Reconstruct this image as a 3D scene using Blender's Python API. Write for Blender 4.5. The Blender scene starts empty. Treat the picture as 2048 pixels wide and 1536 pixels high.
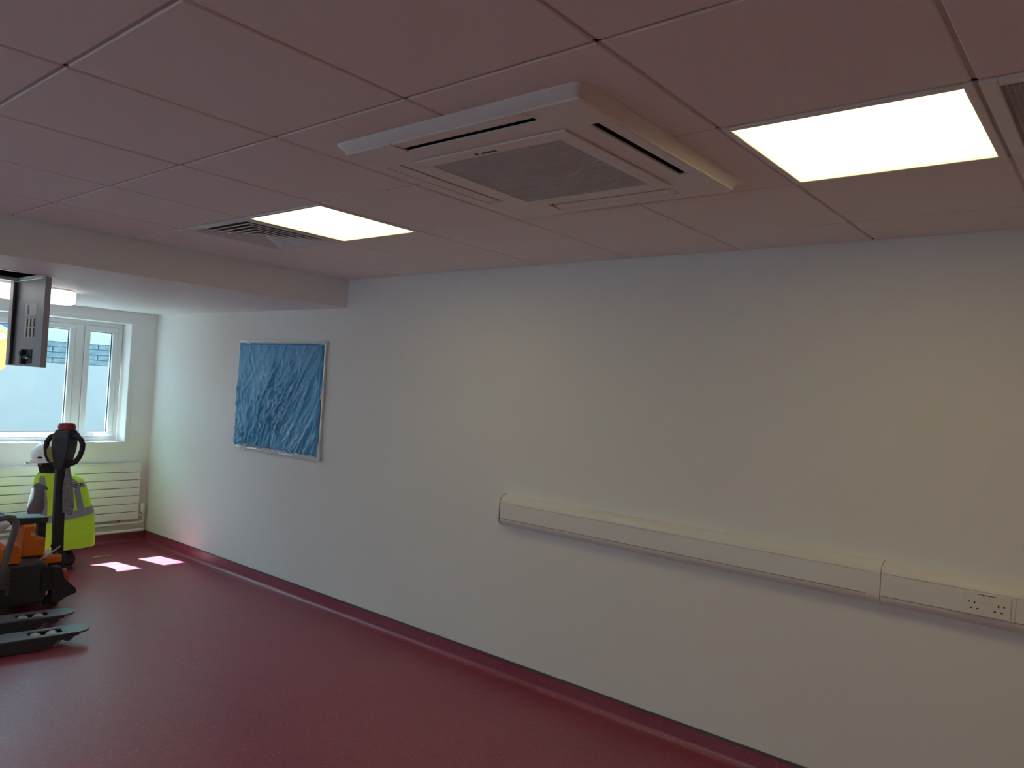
import bpy, bmesh, math, random
from mathutils import Vector, Matrix, noise
random.seed(7)
R_ = math.radians
sc = bpy.context.scene
COL = sc.collection

# ------------------------------------------------------------------ camera
cam_d = bpy.data.cameras.new('camera')
cam = bpy.data.objects.new('camera', cam_d); COL.objects.link(cam)
cr = Vector((0.638060, -0.767545, 0.061272))
cu = -Vector((0.046850, -0.040729, -0.998071))
cb = -Vector((0.768560, 0.639700, 0.009972))
m = Matrix.Identity(4)
for i in range(3):
    m[i][0], m[i][1], m[i][2] = cr[i], cu[i], cb[i]
m.translation = Vector((-0.104, -0.910, 1.6845))
cam.matrix_world = m
cam_d.sensor_width = 36.0
cam_d.lens = 1510.25 / 2048 * 36
cam_d.clip_start = 0.02
sc.camera = cam

# ------------------------------------------------------------------ sky, sun, exposure
w = bpy.data.worlds.new('sky'); sc.world = w; w.use_nodes = True
bg = w.node_tree.nodes['Background']
SKY_COL = (0.42, 0.80, 1.0); SKY_STR = 5.0
bg.inputs[0].default_value = (*SKY_COL, 1); bg.inputs[1].default_value = SKY_STR
sun_d = bpy.data.lights.new('sun', 'SUN'); sun_d.energy = 38; sun_d.angle = R_(0.6); sun_d.color = (.82, .95, 1)
sun = bpy.data.objects.new('sun', sun_d); COL.objects.link(sun)
SUN_DIR = Vector((0.147, -0.72, -1.0))
sun.rotation_euler = SUN_DIR.to_track_quat('-Z', 'Y').to_euler(); sun.location = (0, 12, 14)
PANEL_COL = (1.0, 0.83, 0.38); PANEL_STR = 3.95
LAMP_STR = 1.7
sc.cycles.max_bounces = 16; sc.cycles.diffuse_bounces = 10
vs = sc.view_settings
vs.view_transform = 'Standard'; vs.look = 'None'; vs.gamma = 1; vs.exposure = 0.17
try: vs.use_curve_mapping = False
except Exception: pass

# ------------------------------------------------------------------ room measures
W = 3.361      # long wall plane (X)
YC = 6.559     # window wall plane (Y)
BK = 3.589     # bulkhead face
H = 2.431      # tile ceiling
S = 2.223      # soffit under bulkhead
XL, YB = -3.0, -4.2   # unseen left and rear walls
GLY = YC + .20

# ------------------------------------------------------------------ materials
def mat(name, col, rough=.6, metal=0, spec=.5, bump=None, var=None, emis=None, coat=0):
    mt = bpy.data.materials.new(name); mt.use_nodes = True
    nt = mt.node_tree; b = nt.nodes['Principled BSDF']
    b.inputs['Base Color'].default_value = (*col, 1)
    b.inputs['Roughness'].default_value = rough
    b.inputs['Metallic'].default_value = metal
    b.inputs['Specular IOR Level'].default_value = spec
    if coat: b.inputs['Coat Weight'].default_value = coat; b.inputs['Coat Roughness'].default_value = .15
    tc = nt.nodes.new('ShaderNodeTexCoord')
    if var:
        sc_, amt = var
        n = nt.nodes.new('ShaderNodeTexNoise'); n.inputs['Scale'].default_value = sc_; n.inputs['Detail'].default_value = 4
        nt.links.new(tc.outputs['Object'], n.inputs['Vector'])
        r = nt.nodes.new('ShaderNodeValToRGB')
        r.color_ramp.elements[0].position = .3; r.color_ramp.elements[1].position = .7
        r.color_ramp.elements[0].color = (*[c * (1 - amt) for c in col], 1)
        r.color_ramp.elements[1].color = (*[min(1, c * (1 + amt)) for c in col], 1)
        nt.links.new(n.outputs['Fac'], r.inputs['Fac']); nt.links.new(r.outputs['Color'], b.inputs['Base Color'])
    if bump:
        sc_, st, dist = bump
        n = nt.nodes.new('ShaderNodeTexNoise'); n.inputs['Scale'].default_value = sc_; n.inputs['Detail'].default_value = 3
        nt.links.new(tc.outputs['Object'], n.inputs['Vector'])
        bp = nt.nodes.new('ShaderNodeBump'); bp.inputs['Strength'].default_value = st; bp.inputs['Distance'].default_value = dist
        nt.links.new(n.outputs['Fac'], bp.inputs['Height']); nt.links.new(bp.outputs['Normal'], b.inputs['Normal'])
    if emis:
        b.inputs['Emission Color'].default_value = (*emis[0], 1); b.inputs['Emission Strength'].default_value = emis[1]
    return mt

def floor_mat():
    mt = mat('red_vinyl', (.27, .055, .085), .38, spec=.8, bump=(260, .12, .002))
    nt = mt.node_tree; b = nt.nodes['Principled BSDF']
    geo = nt.nodes.new('ShaderNodeNewGeometry')
    v = nt.nodes.new('ShaderNodeTexVoronoi'); v.inputs['Scale'].default_value = 130
    nt.links.new(geo.outputs['Position'], v.inputs['Vector'])
    lt = nt.nodes.new('ShaderNodeMath'); lt.operation = 'LESS_THAN'; lt.inputs[1].default_value = .22
    nt.links.new(v.outputs['Distance'], lt.inputs[0])
    sep = nt.nodes.new('ShaderNodeSeparateColor'); nt.links.new(v.outputs['Color'], sep.inputs[0])
    g = nt.nodes.new('ShaderNodeMath'); g.operation = 'GREATER_THAN'; g.inputs[1].default_value = .62
    nt.links.new(sep.outputs[0], g.inputs[0])
    mul = nt.nodes.new('ShaderNodeMath'); mul.operation = 'MULTIPLY'
    nt.links.new(lt.outputs[0], mul.inputs[0]); nt.links.new(g.outputs[0], mul.inputs[1])
    n = nt.nodes.new('ShaderNodeTexNoise'); n.inputs['Scale'].default_value = 1.3; n.inputs['Detail'].default_value = 5
    nt.links.new(geo.outputs['Position'], n.inputs['Vector'])
    r = nt.nodes.new('ShaderNodeValToRGB')
    r.color_ramp.elements[0].position = .3; r.color_ramp.elements[1].position = .72
    r.color_ramp.elements[0].color = (.275, .048, .084, 1); r.color_ramp.elements[1].color = (.33, .062, .104, 1)
    nt.links.new(n.outputs['Fac'], r.inputs['Fac'])
    mx = nt.nodes.new('ShaderNodeMix'); mx.data_type = 'RGBA'
    nt.links.new(mul.outputs[0], mx.inputs[0]); nt.links.new(r.outputs['Color'], mx.inputs[6])
    mx.inputs[7].default_value = (.62, .38, .40, 1)
    nt.links.new(mx.outputs[2], b.inputs['Base Color'])
    rr = nt.nodes.new('ShaderNodeMapRange'); rr.inputs[3].default_value = .30; rr.inputs[4].default_value = .46
    nt.links.new(n.outputs['Fac'], rr.inputs[0]); nt.links.new(rr.outputs[0], b.inputs['Roughness'])
    return mt

def glass_mat():
    mt = bpy.data.materials.new('clear_glazing'); mt.use_nodes = True; nt = mt.node_tree
    for n in list(nt.nodes): nt.nodes.remove(n)
    o = nt.nodes.new('ShaderNodeOutputMaterial'); t = nt.nodes.new('ShaderNodeBsdfTransparent'); g = nt.nodes.new('ShaderNodeBsdfGlossy')
    g.inputs['Roughness'].default_value = .02; t.inputs[0].default_value = (.93, .98, .98, 1)
    mx = nt.nodes.new('ShaderNodeMixShader'); mx.inputs[0].default_value = .04
    nt.links.new(t.outputs[0], mx.inputs[1]); nt.links.new(g.outputs[0], mx.inputs[2])
    nt.links.new(mx.outputs[0], o.inputs[0]); return mt

M = dict(
    wall=mat('matt_wall_paint', (.85, .845, .83), .75, spec=.3, bump=(90, .06, .002), var=(.7, .012)),
    tile=mat('mineral_tile', (.87, .86, .85), .9, spec=.15, bump=(420, .25, .002), var=(180, .03)),
    bar=mat('tile_grid', (.62, .60, .58), .5, spec=.3),
    plaster=mat('white_soffit_paint', (.82, .82, .82), .55, spec=.4, bump=(70, .04, .002)),
    floor=floor_mat(),
    cap=mat('grey_cap_strip', (.10, .105, .11), .5),
    upvc=mat('white_upvc', (.80, .81, .81), .32, spec=.5),
    gasket=mat('black_gasket', (.03, .035, .04), .6),
    glass=glass_mat(),
    plastic=mat('white_trunking_plastic', (.83, .82, .79), .35, spec=.5),
    socket=mat('white_socket', (.82, .80, .75), .3, spec=.5),
    black=mat('dark_hole', (.012, .011, .011), .7),
    ac=mat('air_con_plastic', (.80, .78, .755), .38, spec=.45),
    ac_mesh=mat('air_con_grille', (.60, .58, .57), .5),
    void=mat('dark_void', (.02, .02, .022), .9),
    alu=mat('brushed_aluminium', (.66, .67, .68), .35, metal=.85),
    metal_white=mat('white_enamel', (.80, .81, .80), .3, spec=.5),
    chrome=mat('chrome', (.8, .8, .8), .12, metal=1),
    diff=mat('diffuser_enamel', (.72, .74, .74), .4),
    panel_glow=mat('led_panel', (.9, .9, .85), .5, emis=(PANEL_COL, PANEL_STR)),
    lamp_glow=mat('opal_lamp', (.9, .9, .9), .4, emis=((1, .98, .93), LAMP_STR)),
    hatch=mat('grey_hatch_steel', (.36, .37, .385), .42, spec=.5, var=(5, .04)),
    label=mat('pale_label', (.62, .60, .56), .5),
    film=mat('blue_plastic_film', (.045, .31, .62), .22, spec=.7, var=(6, .10)),
    tape=mat('masking_tape', (.66, .66, .63), .5),
    orange=mat('orange_cover', (.78, .19, .012), .42, var=(9, .06)),
    dgrey=mat('dark_grey_paint', (.028, .033, .042), .42, var=(8, .1)),
    mgrey=mat('mid_grey_paint', (.13, .14, .15), .35, var=(8, .08)),
    rubber=mat('black_rubber', (.018, .018, .02), .75),
    roller=mat('grey_roller', (.42, .40, .39), .5),
    red=mat('red_button', (.32, .02, .02), .35),
    redo=mat('red_orange_guard', (.55, .06, .012), .4),
    teal=mat('teal_insert', (.03, .12, .14), .4),
    tan=mat('tan_lever', (.36, .27, .09), .5),
    wallet=mat('grey_plastic_wallet', (.30, .29, .32), .25, var=(40, .35)),
    hivis=mat('hi_vis_yellow', (.56, .88, .03), .7, var=(6, .06), bump=(14, .35, .02)),
    refl=mat('reflective_band', (.27, .27, .29), .35, spec=.6),
    shirt=mat('grey_shirt', (.12, .12, .13), .85, bump=(18, .3, .01)),
    trousers=mat('navy_trousers', (.022, .027, .05), .85, bump=(16, .4, .01)),
    skin=mat('skin', (.45, .27, .19), .55),
    neck=mat('black_snood', (.012, .016, .02), .8),
    helmet=mat('white_helmet', (.84, .82, .82), .25, coat=.3),
    glove=mat('pale_glove', (.6, .6, .58), .7),
    blue=mat('blue_cloth', (.03, .12, .38), .6, bump=(20, .4, .02)),
    bagw=mat('white_cloth', (.75, .77, .78), .6, bump=(25, .4, .02)),
    render_=mat('pale_exterior_render', (.29, .24, .23), .9, var=(2.2, .05)),
    brick=mat('blue_grey_brick', (.13, .14, .155), .9, var=(16, .3)),
    clad=mat('white_cladding', (.34, .295, .285), .6),
    paving=mat('concrete_paving', (.21, .21, .21), .9, var=(3, .1)),
    yellow=mat('yellow_machine_paint', (.55, .25, .06), .4),
    hose=mat('blue_black_hose', (.05, .09, .17), .5),
    paper=mat('yellow_tape', (.60, .52, .24), .6),
)

# ------------------------------------------------------------------ mesh helpers
ABS = {}
class MB:
    def __init__(s): s.v = []; s.f = []
    def add(s, vs, fs):
        k = len(s.v); s.v += [tuple(v) for v in vs]; s.f += [tuple(i + k for i in f) for f in fs]; return s
    def box(s, a, b):
        x0, y0, z0 = a; x1, y1, z1 = b
        return s.add([(x0,y0,z0),(x1,y0,z0),(x1,y1,z0),(x0,y1,z0),(x0,y0,z1),(x1,y0,z1),(x1,y1,z1),(x0,y1,z1)],
                     [(3,2,1,0),(4,5,6,7),(0,1,5,4),(1,2,6,5),(2,3,7,6),(3,0,4,7)])
    def prism(s, poly, axis, a, b):
        # poly in the two other axes (cyclic order): axis y -> (x,z); axis x -> (y,z); axis z -> (x,y)
        def P(u, v, t): return {'x': (t, u, v), 'y': (u, t, v), 'z': (u, v, t)}[axis]
        n = len(poly)
        vs = [P(u, v, a) for u, v in poly] + [P(u, v, b) for u, v in poly]
        fs = [tuple(range(n)), tuple(range(2*n-1, n-1, -1))] + [(i, i+n, (i+1) % n + n, (i+1) % n) for i in range(n)]
        return s.add(vs, fs)
    def loft(s, rings, cap=True, closed=True):
        n = len(rings[0]); vs = [p for r in rings for p in r]; fs = []
        for i in range(len(rings) - 1):
            for j in range(n if closed else n - 1):
                a = i*n + j; b = i*n + (j+1) % n
                fs.append((a, b, b + n, a + n))
        if cap and closed:
            fs.append(tuple(range(n-1, -1, -1))); k = (len(rings)-1)*n; fs.append(tuple(range(k, k+n)))
        return s.add(vs, fs)
    def tube(s, path, r, n=10):
        path = [Vector(p) for p in path]; rings = []; up = None
        for i, p in enumerate(path):
            t = (path[min(i+1, len(path)-1)] - path[max(i-1, 0)]).normalized()
            if up is None:
                up = Vector((0, 0, 1)) if abs(t.z) < .9 else Vector((1, 0, 0))
            else: up = pt.rotation_difference(t) @ up
            pt = t
            a = t.cross(up).normalized(); up = a.cross(t).normalized()
            rr = r[i] if isinstance(r, (list, tuple)) else r
            rings.append([p + a*math.cos(q)*rr + up*math.sin(q)*rr for q in [2*math.pi*k/n for k in range(n)]])
        return s.loft(rings)
    def cyl(s, c, axis, r, h, n=24):
        c = Vector(c); d = Vector({'x': (1,0,0), 'y': (0,1,0), 'z': (0,0,1)}[axis])
        return s.tube([c - d*h/2, c + d*h/2], r, n)
    def rotz(s, c, ang):
        ca, sa = math.cos(ang), math.sin(ang)
        s.v = [(c[0] + (x - c[0])*ca - (y - c[1])*sa, c[1] + (x - c[0])*sa + (y - c[1])*ca, z) for x, y, z in s.v]; return s
    def build(s, name, m, parent=None, smooth=False, bevel=0, seg=2, kind=None):
        xs = list(zip(*s.v))
        org = Vector(((min(xs[0])+max(xs[0]))/2, (min(xs[1])+max(xs[1]))/2, min(xs[2])))
        me = bpy.data.meshes.new(name)
        me.from_pydata([tuple(Vector(v) - org) for v in s.v], [], s.f)
        bm = bmesh.new(); bm.from_mesh(me); bmesh.ops.recalc_face_normals(bm, faces=bm.faces); bm.to_mesh(me); bm.free()
        me.materials.append(M[m] if isinstance(m, str) else m)
        if smooth:
            for p in me.polygons: p.use_smooth = True
        o = bpy.data.objects.new(name, me); COL.objects.link(o)
        place(o, org, parent)
        if bevel:
            b = o.modifiers.new('bevel', 'BEVEL'); b.width = bevel; b.segments = seg; b.limit_method = 'ANGLE'; b.angle_limit = R_(40)
        if smooth == 'auto':
            try:
                me.set_sharp_from_angle(angle=R_(35))
            except Exception: pass
        if kind: o['kind'] = kind
        return o
def place(o, org, parent):
    ABS[o.name] = Vector(org)
    if parent: o.parent = parent; o.location = Vector(org) - ABS[parent.name]
    else: o.location = org
def share(src, name, org, parent):
    o = bpy.data.objects.new(name, src.data); COL.objects.link(o); place(o, org, parent)
    for md in src.modifiers:
        n = o.modifiers.new(md.name, md.type)
        if md.type == 'BEVEL': n.width = md.width; n.segments = md.segments; n.limit_method = md.limit_method; n.angle_limit = md.angle_limit
    return o
def thing(name, loc, label, cat, group=None):
    o = bpy.data.objects.new(name, None); o.empty_display_size = .1; COL.objects.link(o); place(o, loc, None)
    return tag(o, label, cat, group)
def tag(o, label, cat=None, group=None):
    o['label'] = label
    if cat: o['category'] = cat
    if group: o['group'] = group
    return o
def struct(o, label=None, cat=None):
    o['kind'] = 'structure'
    if label: o['label'] = label
    if cat: o['category'] = cat
    return o
def box(a, b): return MB().box(a, b)
def text_mesh(name, s, size, mtx, m, parent, ext=.0006):
    cu_ = bpy.data.curves.new(name, 'FONT'); cu_.body = s; cu_.size = size; cu_.extrude = ext; cu_.align_x = 'CENTER'; cu_.align_y = 'CENTER'
    t = bpy.data.objects.new(name + '_tmp', cu_); COL.objects.link(t)
    dg = bpy.context.evaluated_depsgraph_get(); me = bpy.data.meshes.new_from_object(t.evaluated_get(dg))
    bpy.data.objects.remove(t)
    me.materials.clear(); me.materials.append(M[m])
    o = bpy.data.objects.new(name, me); COL.objects.link(o); o.parent = parent
    mm = mtx.copy(); mm.translation = mm.translation - ABS[parent.name]; o.matrix_local = mm
    ABS[o.name] = mtx.translation
    return o

# ================================================================== SHELL
fl = struct(box((XL - .1, YB - .1, -.06), (W + .1, YC + .3, 0)).build('floor', 'floor'), 'dark red speckled sheet vinyl floor', 'floor')
wr = struct(box((W, YB, 0), (W + .1, YC + .3, 2.75)).build('wall_right', 'wall'), 'long white painted wall with trunking and covered board', 'wall')
LWY0, LWY1 = 1.6, 3.5
mb = MB().box((XL - .1, YB, 0), (XL, LWY0, 2.75)).box((XL - .1, LWY1, 0), (XL, YC + .3, 2.75)).box((XL - .1, LWY0, 0), (XL, LWY1, .972)).box((XL - .1, LWY0, 2.106), (XL, LWY1, 2.75))
struct(mb.build('wall_left', 'wall'), 'white wall on the unseen side of the room', 'wall')
struct(box((XL, YB - .1, 0), (W, YB, 2.75)).build('wall_rear', 'wall'), 'white wall behind the viewer', 'wall')
struct(box((XL - .1, YB - .1, 2.75), (W + .1, YC + .3, 2.85)).build('trim_9', 'void'), 'structural slab above the ceilings', 'slab')

# window wall with two openings
ZS, ZT = .972, 2.106
wins = [(1.335, 3.115), (-1.30, .48)]
mb = MB()
xs = [XL, wins[1][0], wins[1][1], wins[0][0], wins[0][1], W]
for i in (0, 2, 4): mb.box((xs[i], YC, 0), (xs[i+1], YC + .3, 2.75))
for i in (1, 3):
    mb.box((xs[i], YC, 0), (xs[i+1], YC + .3, ZS)); mb.box((xs[i], YC, ZT), (xs[i+1], YC + .3, 2.75))
struct(mb.build('wall_window', 'wall'), 'white end wall around the window above the radiator', 'wall')

# bulkhead with hatch opening
HX0, HX1, HY0, HY1 = 1.04, 1.640, 4.29, 4.89
mb = MB()
mb.box((XL, BK, S), (W, BK + .02, 2.75))
mb.box((XL, BK + .02, S), (HX0, YC, S + .02)); mb.box((HX1, BK + .02, S), (W, YC, S + .02))
mb.box((HX0, BK + .02, S), (HX1, HY0, S + .02)); mb.box((HX0, HY1, S), (HX1, YC, S + .02))
struct(mb.build('ceiling_bulkhead', 'plaster'), 'lowered white ceiling bulkhead in front of the window', 'ceiling')

# ceiling: backing, grid bars, tiles
ceil = struct(box((XL, YB, H + .03), (W, BK, H + .05)).build('ceiling', 'bar'), 'suspended tile ceiling with thin grid lines', 'ceiling')
gx = [XL + .6*k for k in range(0, 11)]                # X lines ... 3.0
gx = [x for x in gx if x < W] + [W]
gy = [.6*k for k in range(-7, 6)] + [BK]              # -4.2 .. 3.0, BK
for x in gx[1:-1]: box((x - .0075, YB, H + .005), (x + .0075, BK, H + .03)).build('grid_bar', 'bar', ceil)
for y in gy[1:-1]: box((XL, y - .0075, H + .005), (W, y + .0075, H + .03)).build('grid_bar', 'bar', ceil)
LIGHTS = [(1.8, -.6), (1.8, 1.8), (1.8, -3.0), (-1.2, -.6), (-1.2, 1.8), (-1.2, -3.0)]  # last four are unseen panels, added to raise the room light
SKIP = set((round(a, 2), round(b, 2)) for a, b in LIGHTS + [(1.8, 2.4), (1.8, -1.2)])
protos = {}
for i in range(len(gx) - 1):
    for j in range(len(gy) - 1):
        x0, x1, y0, y1 = gx[i], gx[i+1], gy[j], gy[j+1]
        if (round(x0, 2), round(y0, 2)) in SKIP: continue
        key = (round(x1 - x0, 3), round(y1 - y0, 3))
        org = Vector(((x0+x1)/2, (y0+y1)/2, H))
        if key not in protos:
            g = .0055
            protos[key] = box((x0 + g, y0 + g, H), (x1 - g, y1 - g, H + .02)).build('ceiling_tile', 'tile', ceil, bevel=.003, seg=1)
        else: share(protos[key], 'ceiling_tile', org, ceil)
# perimeter shadow trim
struct(MB().box((W - .012, YB, H + .004), (W, BK, H + .010)).build('trim_1', 'gasket'), 'thin dark edge trim between ceiling and long wall', 'trim')
struct(MB().box((XL, BK - .010, H + .004), (W - .012, BK, H + .010)).build('trim_2', 'gasket'), 'thin dark edge trim between ceiling and bulkhead', 'trim')

# coved skirting + cap strip
def cove(name, axis, p, a, b, sgn, lab):
    r = .035; pts = [(p, .0004), (p, .10), (p + sgn*.003, .10)]
    arc = [(p + sgn*(.003 + r - r*math.cos(t)), .003 + r - r*math.sin(t)) for t in [R_(q) for q in range(0, 91, 10)]]
    pts += arc + [(p + sgn*(.003 + r + .02), .0004)]
    mb = MB()
    if axis == 'y': mb.prism([(u, v) for u, v in pts], 'y', a, b)
    else: mb.prism([(u, v) for u, v in pts], 'x', a, b)
    o = struct(mb.build(name, 'floor', None, smooth='auto'), lab, 'skirting')
    q0, q1 = sorted((p, p + sgn*.006))
    c = box((q0, a, .1), (q1, b, .1105)) if axis == 'y' else box((a, q0, .1), (b, q1, .1105))
    c.build('cap_strip', 'cap', o)
    return o
cove('baseboard_right', 'y', W, YB, YC, -1, 'dark red coved vinyl skirting along the long wall')
cove('baseboard_window', 'x', YC, XL, W - .004, -1, 'dark red coved vinyl skirting under the radiator')

# ------------------------------------------------------------------ windows
def window(name, x0, x1, lab):
    fy0, fy1 = GLY - .035, GLY + .035
    root = struct(thing(name, ((x0+x1)/2, YC, ZS), lab, 'window'))
    f0, f1, z0, z1 = x0 + .008, x1 - .008, ZS + .002, ZT - .004
    mb = MB()
    mb.box((f0, fy0, z0), (f1, fy1, z0 + .035)); mb.box((f0, fy0, z1 - .04), (f1, fy1, z1))
    mb.box((f0, fy0, z0 + .035), (f0 + .04, fy1, z1 - .04)); mb.box((f1 - .04, fy0, z0 + .035), (f1, fy1, z1 - .04))
    muls = [(x1 - .43, x1 - .352), (x0 + .352, x0 + .43)]
    for a, b in muls: mb.box((a, fy0, z0 + .035), (b, fy1, z1 - .04))
    mb.build('frame', 'upvc', root, bevel=.005)
    cells = [(muls[0][1], f1 - .04), (muls[1][1], muls[0][0]), (f0 + .04, muls[1][0])]
    for a, b in cells:
        a += .003; b -= .003; c, d = z0 + .038, z1 - .043; t = .048
        s = MB(); sy0, sy1 = fy0 - .012, fy1 - .012
        s.box((a, sy0, c), (b, sy1, c + t)); s.box((a, sy0, d - t), (b, sy1, d))
        s.box((a, sy0, c + t), (a + t, sy1, d - t)); s.box((b - t, sy0, c + t), (b, sy1, d - t))
        sash = s.build('sash', 'upvc', root, bevel=.006)
        g = MB(); k = .006; yy = GLY - .022
        for q in [((a+t, yy, c+t), (b-t, yy+.01, c+t+k)), ((a+t, yy, d-t-k), (b-t, yy+.01, d-t)), ((a+t, yy, c+t+k), (a+t+k, yy+.01, d-t-k)), ((b-t-k, yy, c+t+k), (b-t, yy+.01, d-t-k))]:
            g.box(*q)
        g.build('gasket', 'gasket', sash)
        box((a + t + k, GLY - .004, c + t + k), (b - t - k, GLY + .004, d - t - k)).build('pane', 'glass', sash)
        hx = (a + b)/2
        hm = MB().box((hx - .035, sy0 - .012, c + .012), (hx + .035, sy0, c + .036)).box((hx - .012, sy0 - .03, c + .018), (hx + .012, sy0 - .012, c + .032)).box((hx - .012, sy0 - .038, c + .016), (hx + .10, sy0 - .026, c + .030))
        hm.build('window_handle', 'metal_white', sash, bevel=.003)
    # window board and architrave bead
    box((x0, YC + .0, ZS - .0), (x1, fy0, ZS + .004)).build('window_board', 'upvc', root)
    A = MB(); p0, p1 = YC - .008, YC
    A.box((x1, p0, ZS - .002), (x1 + .036, p1, ZT + .04)); A.box((x0 - .036, p0, ZS - .002), (x0, p1, ZT + .04)); A.box((x0, p0, ZT), (x1, p1, ZT + .04))
    A.build('architrave', 'wall', root, bevel=.003)
    return root
window('window_1', *wins[0], 'white framed three-light window with glimpses of the yard')
window('added_window_2', *wins[1], 'white framed window added out of view along the end wall for daylight')  # unseen window, added to let in more daylight

w3 = struct(thing('added_window_3', (XL, (LWY0 + LWY1)/2, ZS), 'white framed window added out of view in the side wall for daylight', 'window'))  # unseen side window, added for bluish light on long wall and ceiling
q = MB(); xa, xb_ = XL - .08, XL - .02
q.box((xa, LWY0, ZS), (xb_, LWY1, ZS + .07)).box((xa, LWY0, ZT - .07), (xb_, LWY1, ZT))
for y in (LWY0, LWY0 + .6, LWY0 + 1.23, LWY1 - .07): q.box((xa, y, ZS + .07), (xb_, y + .07, ZT - .07))
q.build('frame', 'upvc', w3, bevel=.005)
for y in (LWY0, LWY0 + .6, LWY0 + 1.23): box((XL - .054, y + .07, ZS + .07), (XL - .046, min(y + .6 + (.03 if y > LWY0 + .3 and y < LWY0 + .9 else 0), LWY1 - .07), ZT - .07)).build('pane', 'glass', w3)
# ------------------------------------------------------------------ outside
struct(box((-14, YC + .3, -.3), (20, 26, -.2)).build('ground_yard', 'paving'), 'grey paved yard outside the window', 'ground')
canopy = struct(box((-3.2, YC + .3, 2.30), (3.6, 7.18, 2.42)).build('added_canopy', 'clad'), 'narrow canopy added above the window outside to cut off the sun', 'trim')  # unseen canopy, added to cut the near edge of the sun patches
yw = thing('yard_wall', (4, 12, -.2), 'pale rendered yard wall with blue-grey brick band beyond the window', 'wall')
box((-10, 12, -.2), (18, 12.3, 1.69)).build('rendered_base', 'render_', yw)
bb = MB(); rows = 4; bh = (2.03 - 1.69) / rows
proto = None
box((-10, 12.06, 1.69), (18, 12.3, 2.03)).build('mortar_core', 'mgrey', yw)
for r in range(rows):
    x = 3.0 + (.22 if r % 2 else 0)
    while x < 6.4:
        if proto is None: proto = box((x, 12.03, 1.69 + r*bh + .006), (x + .428, 12.06, 1.69 + (r+1)*bh - .006)).build('brick', 'brick', yw)
        else: share(proto, 'brick', Vector((x + .214, 12.045, 1.69 + r*bh + .006)), yw)
        x += .44
z = 2.03
while z < 3.4:
    box((-10, 12.02, z), (18, 12.06, z + .165)).build('cladding_board', 'clad', yw)
    z += .17
# yellow machine arm just outside the window, at the frame's left edge
exo = Vector((2.42, 8.6, 0))
ex = thing('digger_arm', (2.42, 8.6, -.2), 'yellow digger arm with dark hose outside the window', 'machine')
poly = [(2.36, 1.30), (2.50, 1.50), (2.66, 1.60), (2.695, 1.74), (2.70, 1.93), (2.66, 2.00), (2.58, 2.035), (2.46, 2.04), (2.34, 1.96), (2.20, 1.60), (2.02, 1.2), (1.9, .6), (1.8, -.1), (2.0, -.1), (2.12, .5), (2.24, 1.05)]
MB().prism(poly, 'y', 8.5, 8.7).build('boom', 'yellow', ex, bevel=.015)
MB().tube([(2.18, 8.6, 1.9), (2.3, 8.6, 2.04), (2.45, 8.6, 2.115), (2.6, 8.6, 2.105), (2.72, 8.6, 2.05), (2.76, 8.6, 1.95)], .026, 10).build('hydraulic_hose', 'hose', ex, smooth=True)
MB().cyl((2.60, 8.6, 1.94), 'y', .04, .26).build('pivot_pin', 'roller', ex, smooth='auto')
MB().box((1.2, 7.9, -.2), (2.1, 9.3, .12)).build('track_base', 'dgrey', ex, bevel=.05)

# ================================================================== CEILING FITTINGS
def led(x, y, label):
    t = thing('ceiling_light', (x + .3, y + .3, H), label, 'ceiling light', 'recessed square LED ceiling panels')
    e0, e1 = .022, .022
    f = MB(); z0, z1 = H - .004, H + .022
    a, b, c, d = x + .004, x + .596, y + .004, y + .596
    f.box((a, c, z0), (b, c + e0, z1)); f.box((a, d - e0, z0), (b, d, z1)); f.box((a, c + e0, z0), (a + e0, d - e0, z1)); f.box((b - e0, c + e0, z0), (b, d - e0, z1))
    f.build('frame', 'metal_white', t, bevel=.003)
    box((a + e0, c + e0, H + .006), (b - e0, d - e0, H + .012)).build('diffuser', 'panel_glow', t)
    return t
LL = ['bright square light panel nearest the right edge, beside the extract grille', 'smaller looking lit square panel between air conditioner and louvred diffuser',
      'added unseen lit ceiling panel behind the viewer near the long wall', 'added unseen lit ceiling panel over the left half of room, beside viewer',
      'added unseen lit ceiling panel over the left half of room, nearer the bulkhead', 'added unseen lit ceiling panel over the left half of room, nearest the rear wall']
for (x, y), l in zip(LIGHTS, LL): led(x, y, l)

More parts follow.
